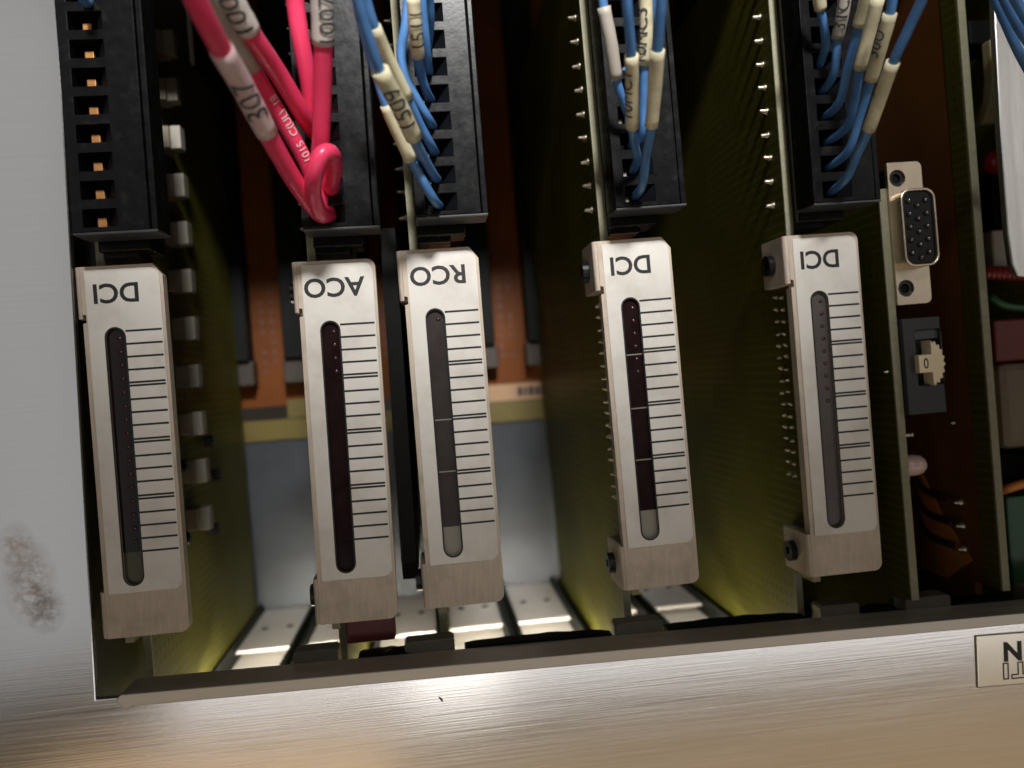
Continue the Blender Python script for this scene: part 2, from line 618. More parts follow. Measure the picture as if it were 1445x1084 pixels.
for x in BX:
    g = MB()
    g.box(x - 1.8, x - 0.95, -83.9, -78.6, -110, -42)
    g.box(x + 0.95, x + 1.8, -83.9, -78.6, -110, -42)
    g.box(x - 0.95, x + 0.95, -83.9, -81.0, -110, -42)
    rk(g, 'card_guide', 'guide_plastic', 0.2)
for px, w in ((445, 62), (605, 70), (899, 70), (1180, 60), (1303, 72), (1470, 70)):
    c = at(px, 905 - (px - 445) * 0.087, -8)
    h = w * 0.14 / 2
    rk(MB().prism([(c.x - h, yt(c.x) - 1.6), (c.x + h, yt(c.x) - 1.6), (c.x + h, yt(c.x) + 1.7), (c.x + h - 0.5, yt(c.x) + 2.2), (c.x - h + 0.5, yt(c.x) + 2.2), (c.x - h, yt(c.x) + 1.7)], [], -11, -6.6), 'guide_tab', 'tab_plastic', 0.2)
for px0, px1 in ((505, 582), (655, 862), (940, 1135), (1215, 1265), (1345, 1420)):
    a, b = at(px0, 900, -9).x, at(px1, 900, -9).x
    n = 14
    top = [(a + (b - a) * k / n, yt(a + (b - a) * k / n) - 0.35 + 1.0 * (math.sin(math.pi * min(max(k / n, 0.02), 0.98)) ** 0.3) + 0.1 * math.sin(k * 1.7)) for k in range(n + 1)]
    rk(MB().prism([(b, yt(b) - 1.6), (a, yt(a) - 1.6)] + top, [], -10.2, -6.6), 'dark_opening_strip', 'black_plastic_dull', 0.1)  # black strip standing in for the dark openings behind the rail
rk(MB().box(-17.3, 122, -84, -27.5, -113.5, -112.3), 'rear_plate', 'rear_metal')
# lettered plate at the right end of the lower bar
pl = [at(*p, 0.1) for p in ((1377, 898), (1386, 975))]
ang = math.atan(ky) - 0.014
plate = MB().prism(rect(0, 30, -10.2, 0), [], 0, 0.35).build('name_plate', 'plate_cream', rack, 0.08, tuple(Vector((pl[0].x, pl[0].y, 0.02)) + RO), False, (0, 0, ang))
MB().prism(rect(-0.14, 30.2, -10.34, 0.14), [rect(0.02, 29.9, -10.18, -0.02)], 0, 0.30).build('plate_border', 'plate_edge', plate)
flat_text('bold_letter', 'N', 5.2, 'print_black', plate, (7.6, -3.3, 0.36), math.pi, 0.22, 1.05)
MB().prism(rect(5.35, 6.6, -9.1, -5.7), [rect(5.6, 6.35, -8.85, -5.95)], 0, 0.06).build('outline_letter', 'print_black', plate, 0, (0, 0, 0.35))
tee = lambda e: [(7.1 + e, -9.1 + e), (11.2 - e, -9.1 + e), (11.2 - e, -8.1 - e), (9.8 - e, -8.1 - e), (9.8 - e, -5.7 - e), (8.5 + e, -5.7 - e), (8.5 + e, -8.1 - e), (7.1 + e, -8.1 - e)]
MB().prism(tee(0), [tee(0.25)], 0, 0.06).build('outline_letter', 'print_black', plate, 0, (0, 0, 0.35))
c = at(622, 987, 0)
MB().prism([(c.x - 0.4, c.y + 0.6), (c.x - 0.1, c.y - 0.1), (c.x + 0.35, c.y - 0.55), (c.x + 0.4, c.y - 0.1), (c.x + 0.05, c.y + 0.3)], [], 0, 0.12).build('paint_chip', 'speck_dark', rack, 0, tuple(RO))

# ------------------------------------------------------------------ the orange backplane
back = thing('backplane_board', 'orange backplane circuit board with black slot connectors deep behind the cards', 'circuit board', (80, 0, -113))
BO = Vector((-80, 0, 113))


def bk(mb, name, m, bevel=0, parent=None):
    return mb.build(name, m, parent or back, bevel, tuple(BO) if parent is None else None)


bk(MB().box(-17, 215, -16.5, 116, -113.8, -112.2), 'board', 'orange_board')
bk(MB().box(123, 215, -84, -16.6, -113.8, -112.2), 'lower_board', 'orange_board')
for x in BX:
    p = x + 0.2
    s = bk(MB().box(p - 4.2, p + 4.2, -2, 108, -112.1, -103), 'slot_connector', 'edge_connector', 0.4)
    bk(MB().box(p - 5.0, p + 5.0, -9.5, -2.1, -112.1, -105), 'connector_end', 'connector_cap', 0.4)
v = MB()
for x in BX:
    for k in range(34):
        for dx in (7.4, 10.6):
            if random.random() < 0.85:
                v.prism([(x + dx + 0.8 * math.cos(t), 100 - k * 3.2 + 0.8 * math.sin(t)) for t in [k2 * math.pi / 3 for k2 in range(6)]], [], -112.2, -112.08)
vo = bk(v, 'via_rows', 'via_dark')
vo['kind'] = 'stuff'
st = bk(MB().box(58, 110, -20.5, -15.0, -112.0, -111.6), 'paper_strip', 'paper_strip')
pr = MB()
xx = 77.6
for w, h in ((1.6, 1), (1.0, .95), (1.7, 1), (1.5, .9), (1.8, 1)):
    pr.prism(rect(xx, xx + w, -19.2, -19.2 + 2.9 * h), [], -111.6, -111.5)
    xx += w + 0.5
bk(pr, 'strip_print', 'print_black')
bk(MB().box(-17, 110, -27.2, -20.8, -112.2, -111.4), 'yellow_strip', 'yellow_strip')
bk(MB().box(4, 17, -20.5, -14.8, -112.0, -110.6), 'yellow_plate', 'yellow_strip')
# ------------------------------------------------------------------ cards with bar-graph fronts
TICKS = []
u = 0.04264
for i in range(4):
    TICKS.append(i * 55)
base = 221
for d in range(3):
    TICKS += [base - 1.5, base + 12]
    for k in range(3):
        TICKS.append(base + 10 + 60 + 55 * k)
    base += 241
TICKS.append(base - 241 + 10 + 60 + 55 * 3)
TICKS = [t * u for t in TICKS]
CACHE = {}


def cached(key, fn):
    if key not in CACHE:
        CACHE[key] = fn()
    return CACHE[key]


def solder_mesh():
    def f():
        m = MB()
        m.lathe((0, 0, 0), (-1, 0, 0), [(0, 0.85), (0.35, 0.7), (0.8, 0.42), (1.5, 0.36), (1.75, 0.2), (1.85, 0.02)], 8)
        return m.mesh('solder_pin', True)
    return cached('pin', f)


def small_pin_mesh():
    def f():
        m = MB()
        m.lathe((0, 0, 0), (-1, 0, 0), [(0, 0.5), (0.3, 0.4), (0.9, 0.25), (1.1, 0.02)], 7)
        return m.mesh('lead_pin', True)
    return cached('spin', f)


def bar_card(idx, txt, x, dy, roll, label, chamfer, window, lower, lower_y, joints, leds, mate):
    t = thing('indicator_card', label, 'circuit card', (x, dy, 0), 'cards with bar-graph fronts', math.radians(roll))
    # circuit board
    br = put('board', cached('board', lambda: MB().prism([(78, -4.3), (-57.5, -4.3), (-57.5, -13), (-80, -13), (-80, -104), (78, -104)], [], -5.25, -3.7, 'x').mesh('board')), 'board_green', t)
    put('board_edge', cached('bedge', lambda: MB().box(-5.27, -3.68, -57.5, 78, -4.3, -3.7).box(-5.27, -3.68, -70, -57.6, -13, -12.4).mesh('board_edge')), 'board_edge', br, 0.1)
    # metal front
    tr, brc = (2.2 if chamfer else 1.2), 1.6
    if chamfer:
        top = [(7.5, 12 - tr), (7.5 - tr * 0.75, 12)]
    else:
        top = [p for p in rrect(-6.9, 7.5, -55.4, 12, (1.6, 0, 0, 0))][:7]
    out = top + [(-6.9, 12), (-6.9, 3.4), (-6.3, 3.3), (-6.3, 1.9), (-6.9, 1.8), (-6.9, -55.4)] + rrect(-6.9, 7.5, -55.4, 12, (0, 0, 0, brc))[3:]
    slot = stadium(-1.45, -46.1, 0.75, 1.75)
    fp = MB().prism(out, [slot], -2.3, 0).build('face_plate', 'face_metal', t, 0.22)

    def ear(y0, y1):
        arc = [(-7.0 - 0.8 * math.sin(a), -0.8 + 0.8 * math.cos(a)) for a in [math.pi / 2 * k / 6 for k in range(7)]]
        prof = [(-5.27, -11.5), (-5.27, -2.35), (-6.92, -2.35), (-6.92, 0)] + arc + [(-7.8, -10.5), (-7.0, -11.5)]
        return MB().prism(prof, [], y0, y1, 'y').mesh('mounting_ear')
    for nm, y0, y1, ys in (('e0', 2.6, 12, 7.0), ('e1', -55.3, -46.9, -51.2)):
        e = put('mounting_ear', cached(nm, lambda: ear(y0, y1)), 'face_metal', t, 0.25)
        scm = cached('scr', lambda: MB().prism(stadium(0, -2.1, 2.1, 2.1, 9), [rect(-0.8, 0.8, -0.8, 0.8)], -1.3, 0, 'x').lathe((-0.3, 0, 0), (1, 0, 0), [(0, 1.2), (0.3, 1.2)], 10).mesh('screw'))
        put('screw', scm, 'screw_black', e, 0.15, (-7.8, ys, -6.2))
    # white label with its print
    lo = rrect(-6.0, 6.95, -47.3, 11.3, (1.8, 0.15, 0.15, 1.6))
    lb = MB().prism(lo, [stadium(-1.45, -46.05, 0.7, 1.7)], 0.0, 0.22).build('front_label', 'label_white', t, 0.06)
    flat_text('lettering', txt, 4.9, 'print_black', lb, (-0.75 if txt == 'DCI' else -0.3, 7.15, 0.235), math.pi, 0.10, 1.0 if txt == 'DCI' else 1.03)
    tk = MB()
    for y in TICKS:
        tk.box(0.38, 6.72, -y - 0.18, -y + 0.18, 0.22, 0.25)
    tk.build('tick_scale', 'print_black', lb)
    MB().prism(stadium(-1.45, -46.2, 0.85, 1.86), [stadium(-1.45, -45.92, 0.57, 1.58)], 0.2, 0.27).build('slot_outline', 'print_black', lb)
    # bar display under the slot
    yl = lower_y
    wn = MB().box(-3.3, 0.4, yl, 1.0, -1.6, -0.45).build('bar_display', window, t)
    MB().box(-3.3, 0.4, -46.4, yl - 0.05, -1.6, -0.55).build('light_guide_end', lower, t)
    for k in range(leds):
        put('led', cached('led', lambda: MB().lathe((0, 0, 0), (0, 0, 1), [(0, 0.42), (0.1, 0.38), (0.2, 0.2), (0.24, 0.02)], 9).mesh('led', True)), 'led_red', wn, 0, (-0.9, -1.2 - k * 2.47, -0.45))
    for jy in joints:
        MB().box(-3.0, 0.2, jy - 0.12, jy + 0.12, -0.5, -0.38).build('segment_joint', 'window_pale', wn)
    # header under the plug
    MB().box(-3.7, 5.6, 14.6, 66, -9, -1.0).build('plug_header', 'black_plastic', t, 0.3)
    MB().box(-3.7, 2.8, 13.6, 15.0, -10.5, -3).build('header_latch', 'black_plastic', t, 0.3)
    for k in range(11):
        put('solder_pin', solder_mesh(), 'solder', t, 0, (-5.2, 19.8 + 4.83 * k, -8.5 + random.uniform(-.25, .25)), (random.uniform(-.2, .2), 0, random.uniform(-.15, .15)))
    return t


ROWS = [(-5.0, 0.85, -0.09), (33.19, -0.55, -0.53), (52.67, 0.49, 0.18), (90.08, 0.17, 0.89), (128.03, -0.97, 0.38)]
cards = [
    bar_card(0, 'DCI', *ROWS[0], 'leftmost DCI indicator card, beside the side of the metal panel', True, 'window_dark', 'window_olive', -40.1, (), 16, 0),
    bar_card(1, 'ACO', *ROWS[1], 'indicator card whose white front label is lettered ACO', False, 'window_dark', 'window_dark', -40.4, (), 4, 1),
    bar_card(2, 'RCO', *ROWS[2], 'indicator card whose white front label is lettered RCO', True, 'window_brown', 'window_pale', -40.4, (-20.2, -30.0), 1, 2),
    bar_card(3, 'DCI', *ROWS[3], 'DCI indicator card right of the RCO card, dark bar with pale joints', True, 'window_dark', 'window_pale', -40.4, (-10.2, -20.6, -30.6), 6, 3),
    bar_card(4, 'DCI', *ROWS[4], 'rightmost DCI indicator card, next to the D-shaped socket, grey bar', False, 'window_grey', 'window_grey', -40.4, (), 9, 4),
]
# short component leads on the boards beside the fronts
for ci, cols, n in ((3, (-7.5, -10.0), 17), (4, (-7.5, -10.5), 16), (2, (-9.5,), 14)):
    for k in range(n):
        for zc in cols:
            if random.random() < 0.9:
                put('lead_pin', small_pin_mesh(), 'solder', cards[ci], 0, (-5.2, 0.6 - k * 2.45 + random.uniform(-.2, .2), zc + random.uniform(-.3, .3)), (0, 0, random.uniform(-.3, .3)))
# metal-capped fuse clips on the leftmost card
for k in range(11):
    fz = MB().box(-3.7, -1.0, -2.5, 2.5, -3.8, 2.4).build('fuse_clip', 'ceramic', cards[0], 0.2, (0, 69.5 - 11.05 * k, -43))
    MB().box(-1.0, 1.4, -2.7, 2.7, -1.8, 1.8).build('metal_cap', 'tinned', fz, 0.3)
for k, (yy, zz) in enumerate(((-24, -60), (-33, -64), (-46, -58), (-28, -36), (-44, -34))):
    MB().lathe((-3.7, yy, zz), (1, 0, 0), [(0, 1.5), (2.2, 1.5), (2.5, 1.2), (2.6, 0.1)], 12).build('capacitor', 'black_plastic', cards[0])
# dark red block under the ACO front, black sheet beside it
p0, p1 = at(492, 882, -9), at(562, 902, -9)
t = cards[1]
MB().box(p0.x - 33.19, p1.x - 33.19, p1.y + .55, p0.y + 2.0, -14, -9).build('red_block', 'block_red', t, 0.3)
MB().prism([(18, -3), (-46, -3), (-49.5, -5), (-49.5, -70), (18, -70)], [], 8.6, 11.5, 'x').build('insulating_sheet', 'black_plastic_dull', t)

# ------------------------------------------------------------------ plug-in terminal blocks
CAMX = 9.2
HOLE_Y = [19.0 + 4.83 * k for k in range(10)]


def plug(i, label):
    x, dy, roll = ROWS[i]
    t = thing('terminal_block', label, 'terminal block', (x, dy, -0.5), 'black plug-in terminal blocks', math.radians(roll))
    X0 = (-4.5, -4.3, -3.6, -4.4, -4.7)[i]
    X1 = (9.6, 9.2, 9.4, 9.0, 8.7)[i]
    holes = [rect(X0 + 1.9, X0 + 7.5, y - 1.55, y + 1.55) for y in HOLE_Y]
    m = MB()
    m.prism(rect(X0, X1 - 1.3, 16.7, 66.5), holes, 3.4, 8.2)
    m.box(X0 + 0.05, X1 - 0.05, 16.75, 66.4, 0.6, 3.4)
    h = m.build('housing', 'black_plastic', t, 0.14)
    MB().box(X1 - 1.05, X1, 16.75, 66.4, 3.42, 7.9).build('cover_strip', 'black_plastic', t, 0.2)
    MB().box(X0 + 0.02, X1 - 0.02, 16.25, 16.68, 0.8, 8.0).build('lit_end_face', 'lit_facet_plastic', t, 0.15)  # thin plate added to make the lower facet look lit
    for y in HOLE_Y:
        r = MB().prism([(X0 + 7.48, 8.0), (X0 + 7.48, 3.5), (X0 + 5.0, 3.5), (X0 + 5.3, 5.0)], [], y - 1.5, y + 1.5, 'y').build('entry_ramp', 'ramp_plastic', h)
        if y > 60:
            continue
        if i == 0:
            MB().box(X0 + 3.5, X0 + 5.0, y - 1.45, y + 0.45, 3.45, 6.0).build('contact', 'copper', h, 0.1)
        else:
            MB().box(X0 + 2.3, X0 + 3.3, y - 0.9, y + 0.1, 3.45, 5.2).build('contact', 'tinned', h, 0.1)
    return t


plugs = [plug(0, 'black terminal block with empty holes and bare copper contacts'),
         plug(1, 'black terminal block that takes the red wires'),
         plug(2, 'black terminal block with blue wires, directly above the RCO card'),
         plug(3, 'black terminal block whose four sleeved blue wires come straight down'),
         plug(4, 'black terminal block just left of the D-shaped socket')]


def hole(i, k, z=5.0, dx=0.0):
    x, dy, roll = ROWS[i]
    X0 = (-4.5, -4.3, -3.6, -4.4, -4.7)[i]
    c, s = math.cos(math.radians(roll)), math.sin(math.radians(roll))
    lx, ly = X0 + 4.5 + dx, HOLE_Y[k]
    return (x + lx * c - ly * s, dy + lx * s + ly * c, z)


# ------------------------------------------------------------------ wires
def frame_along(path):
    ts, up = [], Vector((0, 0, 1))
    fr = []
    for i in range(len(path)):
        t = (path[min(i + 1, len(path) - 1)] - path[max(i - 1, 0)]).normalized()
        toward = (CAM - path[i]).normalized()
        a = (toward - t * toward.dot(t)).normalized()
        fr.append((t, a, t.cross(a)))
    return fr


def text_on_wire(path, radius, txt, size, s_mid, matname, parent, turn=0.0, flip=False):
    """letters bent round a wire: x runs along it from its plugged end, y round it"""
    me = text_mesh(txt, size)
    bm = bmesh.new()
    bm.from_mesh(me)
    bmesh.ops.triangulate(bm, faces=bm.faces[:])
    for _ in range(5):
        es = [e for e in bm.edges if e.calc_length() > 0.35]
        if not es:
            break
        bmesh.ops.subdivide_edges(bm, edges=es, cuts=1)
        bmesh.ops.triangulate(bm, faces=bm.faces[:])
    bm.to_mesh(me)
    bm.free()
    L = [0.0]
    for a, b in zip(path, path[1:]):
        L.append(L[-1] + (b - a).length)
    fr = frame_along(path)
    for v in me.vertices:
        s = s_mid + v.co.x
        i = 0
        while i < len(L) - 2 and L[i + 1] < s:
            i += 1
        k = (s - L[i]) / max(L[i + 1] - L[i], 1e-6)
        p = path[i].lerp(path[i + 1], k)
        t, a, b = fr[i]
        ang = -v.co.y / radius + turn
        v.co = (p + (a * math.cos(ang) + b * math.sin(ang)) * (radius + 0.1)) * S
    return put('sleeve_lettering', me, matname, parent)


def wire(label, pts, r, m, group, sleeves=(), texts=(), per=6):
    """pts from the plugged end outwards; sleeves = (start, end as fraction of length, material)"""
    path = smooth_path(pts, per)
    w = MB().tube(path, r, 12).build('wire', m)
    tag(w, label, 'wire', group)
    L = [0.0]
    for a, b in zip(path, path[1:]):
        L.append(L[-1] + (b - a).length)

    def cut(s0, s1):
        out = []
        n = 10
        for q in range(n + 1):
            s = s0 + (s1 - s0) * q / n
            i = 0
            while i < len(L) - 2 and L[i + 1] < s:
                i += 1
            out.append(path[i].lerp(path[i + 1], (s - L[i]) / max(L[i + 1] - L[i], 1e-6)))
        return out
    for j, (c0, c1, sm, rr) in enumerate(sleeves):
        s0, s1 = L[c0 * per], L[min(c1 * per, len(L) - 1)]
        q = cut(s0, s1)
        rad = [rr * (1 + random.uniform(-.02, .02)) for _ in q]
        sl = MB().tube(q, rad, 14).build('marker_sleeve', sm, w)
        for (tj, txt, size, frac, tm, turn, flip) in texts:
            if tj == j:
                text_on_wire(path, rr * 1.02, txt, size, s0 + (s1 - s0) * frac, tm, sl, turn, flip)
    for (tj, txt, size, frac, tm, turn, flip) in texts:
        if tj < 0:
            o = text_on_wire(path, r, txt, size, L[-1] * frac, tm, w, turn, flip)
            o.name = 'wire_print'
    return w


RG = 'red wires in the second terminal block'
wire('red wire with a pink sleeve marked 307, outermost of the reds',
     [hole(1, 0, 4, -.6), P(446, 297, 10), P(415, 255, 17), P(377, 188, 26), P(340, 118, 34), P(312, 70, 40), P(285, 18, 46), P(262, -30, 50)], 1.5, 'wire_red', RG,
     [(3, 5, 'sleeve_pink', 1.72)], [(0, '307', 5.0, 0.45, 'ink_grey', 0.15, True)])
wire('red wire printed with small white lettering, behind a greyish sleeve',
     [hole(1, 0, 4, .3), P(450, 275, 8), P(428, 222, 12), P(392, 158, 17), P(357, 98, 23), P(318, 22, 30), P(296, -24, 34)], 1.35, 'wire_red', RG,
     [(4, 6, 'sleeve_grey', 1.5)], [(-1, '1015  C(UL)  18', 1.9, 0.42, 'print_white', 0.5, True)])
wire('red wire with a white sleeve marked 100, third from left',
     [hole(1, 3, 3, -.3), P(441, 183, 10), P(425, 158, 15), P(392, 103, 22), P(352, 44, 30), P(318, -18, 36)], 1.5, 'wire_red', RG,
     [(4, 5, 'sleeve_white', 1.75)], [(0, '100', 4.4, 0.5, 'ink_grey', -0.35, True)])
wire('red wire without a sleeve between the two white sleeved ones',
     [hole(1, 4, 3, -.4), P(441, 172, 9), P(436, 120, 14), P(424, 55, 18), P(416, 0, 20), P(412, -30, 22)], 1.5, 'wire_red', RG)
wire('red wire hanging nearly upright with a white sleeve marked 1007',
     [hole(1, 2, 3, .1), P(452, 228, 11), P(453, 195, 15), P(455, 130, 20), P(456, 62, 25), P(454, 0, 29), P(453, -30, 31)], 1.52, 'wire_red', RG,
     [(4, 6, 'sleeve_white', 1.72)], [(0, '1007', 3.8, 0.40, 'ink_grey', 0.55, True)])
wire('short red jumper curled between the two lowest holes of its block',
     [hole(1, 0, 4, .2), P(451, 300, 10), P(442, 274, 15), P(444, 244, 19), P(455, 218, 20), P(468, 218, 18), P(471, 240, 13), P(466, 262, 9), hole(1, 1, 4, .9)], 1.45, 'wire_red', RG, per=8)

BG3 = 'blue wires in the third terminal block'
cr = 1.08
wire('blue wire in the lowest hole above RCO, its sleeve half hidden',
     [hole(2, 0, 4), P(613, 283, 11), P(598, 258, 14), P(580, 226, 16), P(563, 190, 19), P(545, 148, 22), P(530, 100, 24), P(512, 40, 28), P(500, -20, 31)], 0.80, 'wire_blue', BG3,
     [(3, 5, 'sleeve_cream', cr)])
wire('blue wire with a cream sleeve boldly marked 1509',
     [hole(2, 1, 4), P(612, 247, 11), P(598, 222, 17), P(584, 194, 22), P(561, 145, 28), P(536, 99, 33), P(519, 50, 37), P(497, -25, 42)], 0.82, 'wire_blue', BG3,
     [(3, 5, 'sleeve_cream', 1.4)], [(0, '1509', 4.2, 0.5, 'ink_grey', 0.0, True)])
wire('blue wire with a plain cream sleeve, just right of the 1509 sleeve',
     [hole(2, 2, 4), P(608, 205, 11), P(592, 175, 15), P(575, 138, 19), P(550, 88, 24), P(528, 38, 29), P(515, -5, 32), P(508, -30, 34)], 0.80, 'wire_blue', BG3,
     [(3, 5, 'sleeve_cream', cr)])
wire('blue wire bowed out to the left, unsleeved in view',
     [hole(2, 3, 4), P(606, 170, 10), P(588, 140, 13), P(571, 105, 15), P(566, 70, 16), P(572, 35, 17), P(578, -25, 18)], 0.78, 'wire_blue', BG3)
wire('blue wire with a vertical lettered cream sleeve above RCO',
     [hole(2, 4, 4), P(602, 130, 10), P(594, 105, 14), P(590, 79, 18), P(586, 40, 22), P(583, -5, 25), P(582, -30, 27)], 0.80, 'wire_blue', BG3,
     [(3, 5, 'sleeve_cream', 1.12)], [(0, '1511', 3.2, 0.5, 'ink_grey', 0.4, True)])
wire('blue wire entering the sixth hole from below above RCO',
     [hole(2, 5, 4), P(604, 92, 10), P(601, 60, 14), P(597, 20, 17), P(594, -30, 20)], 0.78, 'wire_blue', BG3)
wire('rightmost blue wire above RCO, entering a high hole',
     [hole(2, 6, 4), P(605, 58, 10), P(607, 30, 14), P(606, 0, 17), P(604, -30, 20)], 0.78, 'wire_blue', BG3)

BG4 = 'blue wires in the fourth terminal block'
wire('blue wire with the leftmost grey sleeve of its four',
     [hole(3, 3, 4), P(891, 175, 9), P(880, 145, 13), P(870, 111, 16), P(862, 60, 19), P(852, 10, 21), P(847, -25, 22)], 0.75, 'wire_blue', BG4,
     [(3, 5, 'sleeve_grey', 1.12)])
wire('blue wire with a cream sleeve lettered along its right side, middle',
     [hole(3, 1, 4), P(899, 226, 10), P(895, 200, 15), P(892.5, 180, 19), P(892, 130, 24), P(891, 78, 29), P(886, 20, 34), P(883, -25, 37)], 0.79, 'wire_blue', BG4,
     [(3, 5, 'sleeve_cream', 1.12)], [(0, '10MC1', 3.0, 0.5, 'ink_grey', -0.75, True)])
wire('blue wire whose lettered sleeve runs up behind the front two',
     [hole(3, 2, 4), P(906, 190, 10), P(908, 150, 13), P(909, 91, 17), P(912, 45, 20), P(911, 0, 22), P(910, -30, 24)], 0.77, 'wire_blue', BG4,
     [(3, 6, 'sleeve_cream', 1.12)], [(0, '10MC3', 3.0, 0.35, 'ink_grey', -0.6, True)])
wire('blue wire in the lowest hole of its block, plain cream sleeve on the right',
     [hole(3, 0, 4), P(906, 262, 11), P(911, 225, 16), P(919, 178, 22), P(924, 125, 27), P(928, 71, 32), P(932, 20, 36), P(935, -25, 39)], 0.80, 'wire_blue', BG4,
     [(3, 5, 'sleeve_cream', 1.12)])
wire('blue wire slanting in at the top between two sleeved ones',
     [hole(3, 5, 4), P(905, 110, 9), P(912, 60, 13), P(922, 18, 17), P(928, -25, 20)], 0.75, 'wire_blue', BG4)

BG5 = 'blue wires in the fifth terminal block'
spec5 = [
    ('blue wire in the lowest hole beside the D-shaped socket, longest sleeve right', 0, [(1194, 252, 11), (1211, 215, 16), (1226, 183, 21), (1243, 135, 26), (1260, 88, 31), (1280, 45, 35), (1308, -15, 40)], [(3, 5, 'sleeve_cream', 1.12)], []),
    ('blue wire with a faintly lettered cream sleeve, second from right', 1, [(1196, 214, 10), (1213, 165, 15), (1229, 113, 20), (1243, 65, 25), (1256, 19, 29), (1263, -25, 32)], [(3, 5, 'sleeve_cream', 1.12)], [(0, '30U', 2.8, 0.6, 'ink_grey', -0.7, True)]),
    ('blue wire with a plain cream sleeve, third from right of its six', 2, [(1194, 180, 10), (1206, 140, 14), (1213, 98, 18), (1226, 48, 22), (1239, -3, 26), (1246, -30, 28)], [(3, 5, 'sleeve_cream', 1.12)], []),
    ('blue wire with a short cream sleeve end, fourth from right of its six', 3, [(1184, 145, 10), (1196, 95, 14), (1212, 37, 19), (1221, 5, 22), (1229, -30, 25)], [(3, 5, 'sleeve_cream', 1.12)], []),
    ('blue wire with a dark lettered greyish sleeve, fifth from right of its six', 4, [(1176, 105, 10), (1182, 54, 14), (1189, 20, 17), (1196, -30, 20)], [(2, 4, 'sleeve_grey', 1.12)], [(0, '31C', 3.0, 0.45, 'ink_grey', 0.0, True)]),
    ('leftmost blue wire of the fifth block, sleeve cut by the picture edge', 5, [(1165, 60, 10), (1158, 13, 14), (1153, -30, 17)], [(2, 3, 'sleeve_cream', 1.12)], []),
]
for lab, k, pts, sl, tx in spec5:
    wire(lab, [hole(4, k, 3.4, 0.5)] + [P(*p) for p in pts], 0.78, 'wire_blue', BG5, sl, tx)
BGR = 'loose blue wires in front of the metal bracket'
for lab, pts in (('blue wire crossing the metal bracket lowest, at the right edge', [(1396, -20, 24), (1418, 30, 22), (1440, 78, 20), (1475, 140, 18)]),
                 ('blue wire crossing the metal bracket, middle of three', [(1408, -20, 27), (1430, 25, 25), (1455, 66, 23), (1480, 100, 21)]),
                 ('blue wire crossing the metal bracket at the very corner', [(1422, -20, 31), (1440, 12, 29), (1462, 46, 27), (1490, 80, 25)])):
    wire(lab, [P(*p) for p in pts], 0.82, 'wire_blue', BGR)
wire('frayed blue wire end in the top hole of the empty block', [hole(0, 8, 4), P(122, 4, 10), P(117, -3, 12), P(112, -30, 16)], 0.82, 'wire_blue', 'blue wire in the first terminal block')

# ------------------------------------------------------------------ card with the D-shaped socket and the dial switch
sx, = (at(1262, 560, -5).x,)
dc = thing('socket_card', 'green circuit card carrying the D-shaped socket and the dial switch', 'circuit card', (144.0, 0, 0), None, math.radians(0.7))
b = MB().prism([(20, -4.6), (-64.5, -4.6), (-64.5, -13), (-80, -13), (-80, -104), (20, -104)], [], -0.8, 0.8, 'x').build('board', 'board_green', dc)
MB().box(-0.83, 0.83, -64.5, 20, -4.6, -4.0).build('board_edge', 'board_edge', b, 0.1)
MB().box(-0.8, 0.8, 20.1, 78, -104, -30).build('upper_board', 'board_green', dc)
# D-sub: flange, shell, insert, pins
fl = [(x - 144.0 - 0.2, y) for x, y in [(q.x, q.y) for q in (at(1303, 232, -3), at(1252, 235, -3), at(1262, 430, -3), at(1318, 425, -3))]]
x0, x1, y0, y1 = 0.85, 8.2, -3.9, 25.0
circ = lambda cx, cy, r, n=14: [(cx + r * math.cos(2 * math.pi * k / n), cy + r * math.sin(2 * math.pi * k / n)) for k in range(n)]
fg = MB().prism(rrect(x0, x1, y0, y1, (1.2, 0.2, 0.2, 1.2)), [circ(2.9, 21.8, 1.75), circ(2.9, -0.6, 1.75), rrect(1.6, 7.3, 3.9, 18.3, 1.5)], -4.2, -3.2).build('socket_flange', 'dsub_shell', dc, 0.2)
MB().prism(rrect(1.0, 8.4, 3.3, 18.9, 2.2), [rrect(1.5, 7.9, 3.8, 18.4, 1.8)], -3.6, 0.4).build('socket_shell', 'dsub_shell', dc, 0.2)
ins = MB().prism(rrect(1.51, 7.89, 3.81, 18.39, 1.8), [], -3.6, -0.2).build('socket_insert', 'dsub_insert', dc, 0.15)
for r in range(5):
    for k, xx in enumerate((2.9, 4.7, 6.5)):
        yy = 16.5 - r * 2.6 - (1.0 if k == 1 else 0)
        put('contact_pin', cached('dpin', lambda: MB().lathe((0, 0, 0), (0, 0, 1), [(0, 0.62), (0.3, 0.55), (0.6, 0.36), (0.72, 0.02)], 12).mesh('contact_pin', True)), 'pin_tip', ins, 0, (xx, yy, -0.25))
for yy in (21.8, -0.6):
    MB().prism(circ(2.9, yy, 1.74), [circ(2.9, yy, 1.0)], -6.5, -3.7).build('threaded_hole', 'screw_black', fg)
    MB().prism(circ(2.9, yy, 1.7), [], -7.2, -6.5).build('hole_bottom', 'black_plastic_dull', fg)
MB().box(0.85, 7.6, -3.5, 23.8, -13, -4.3).build('socket_body', 'black_plastic_dull', dc)
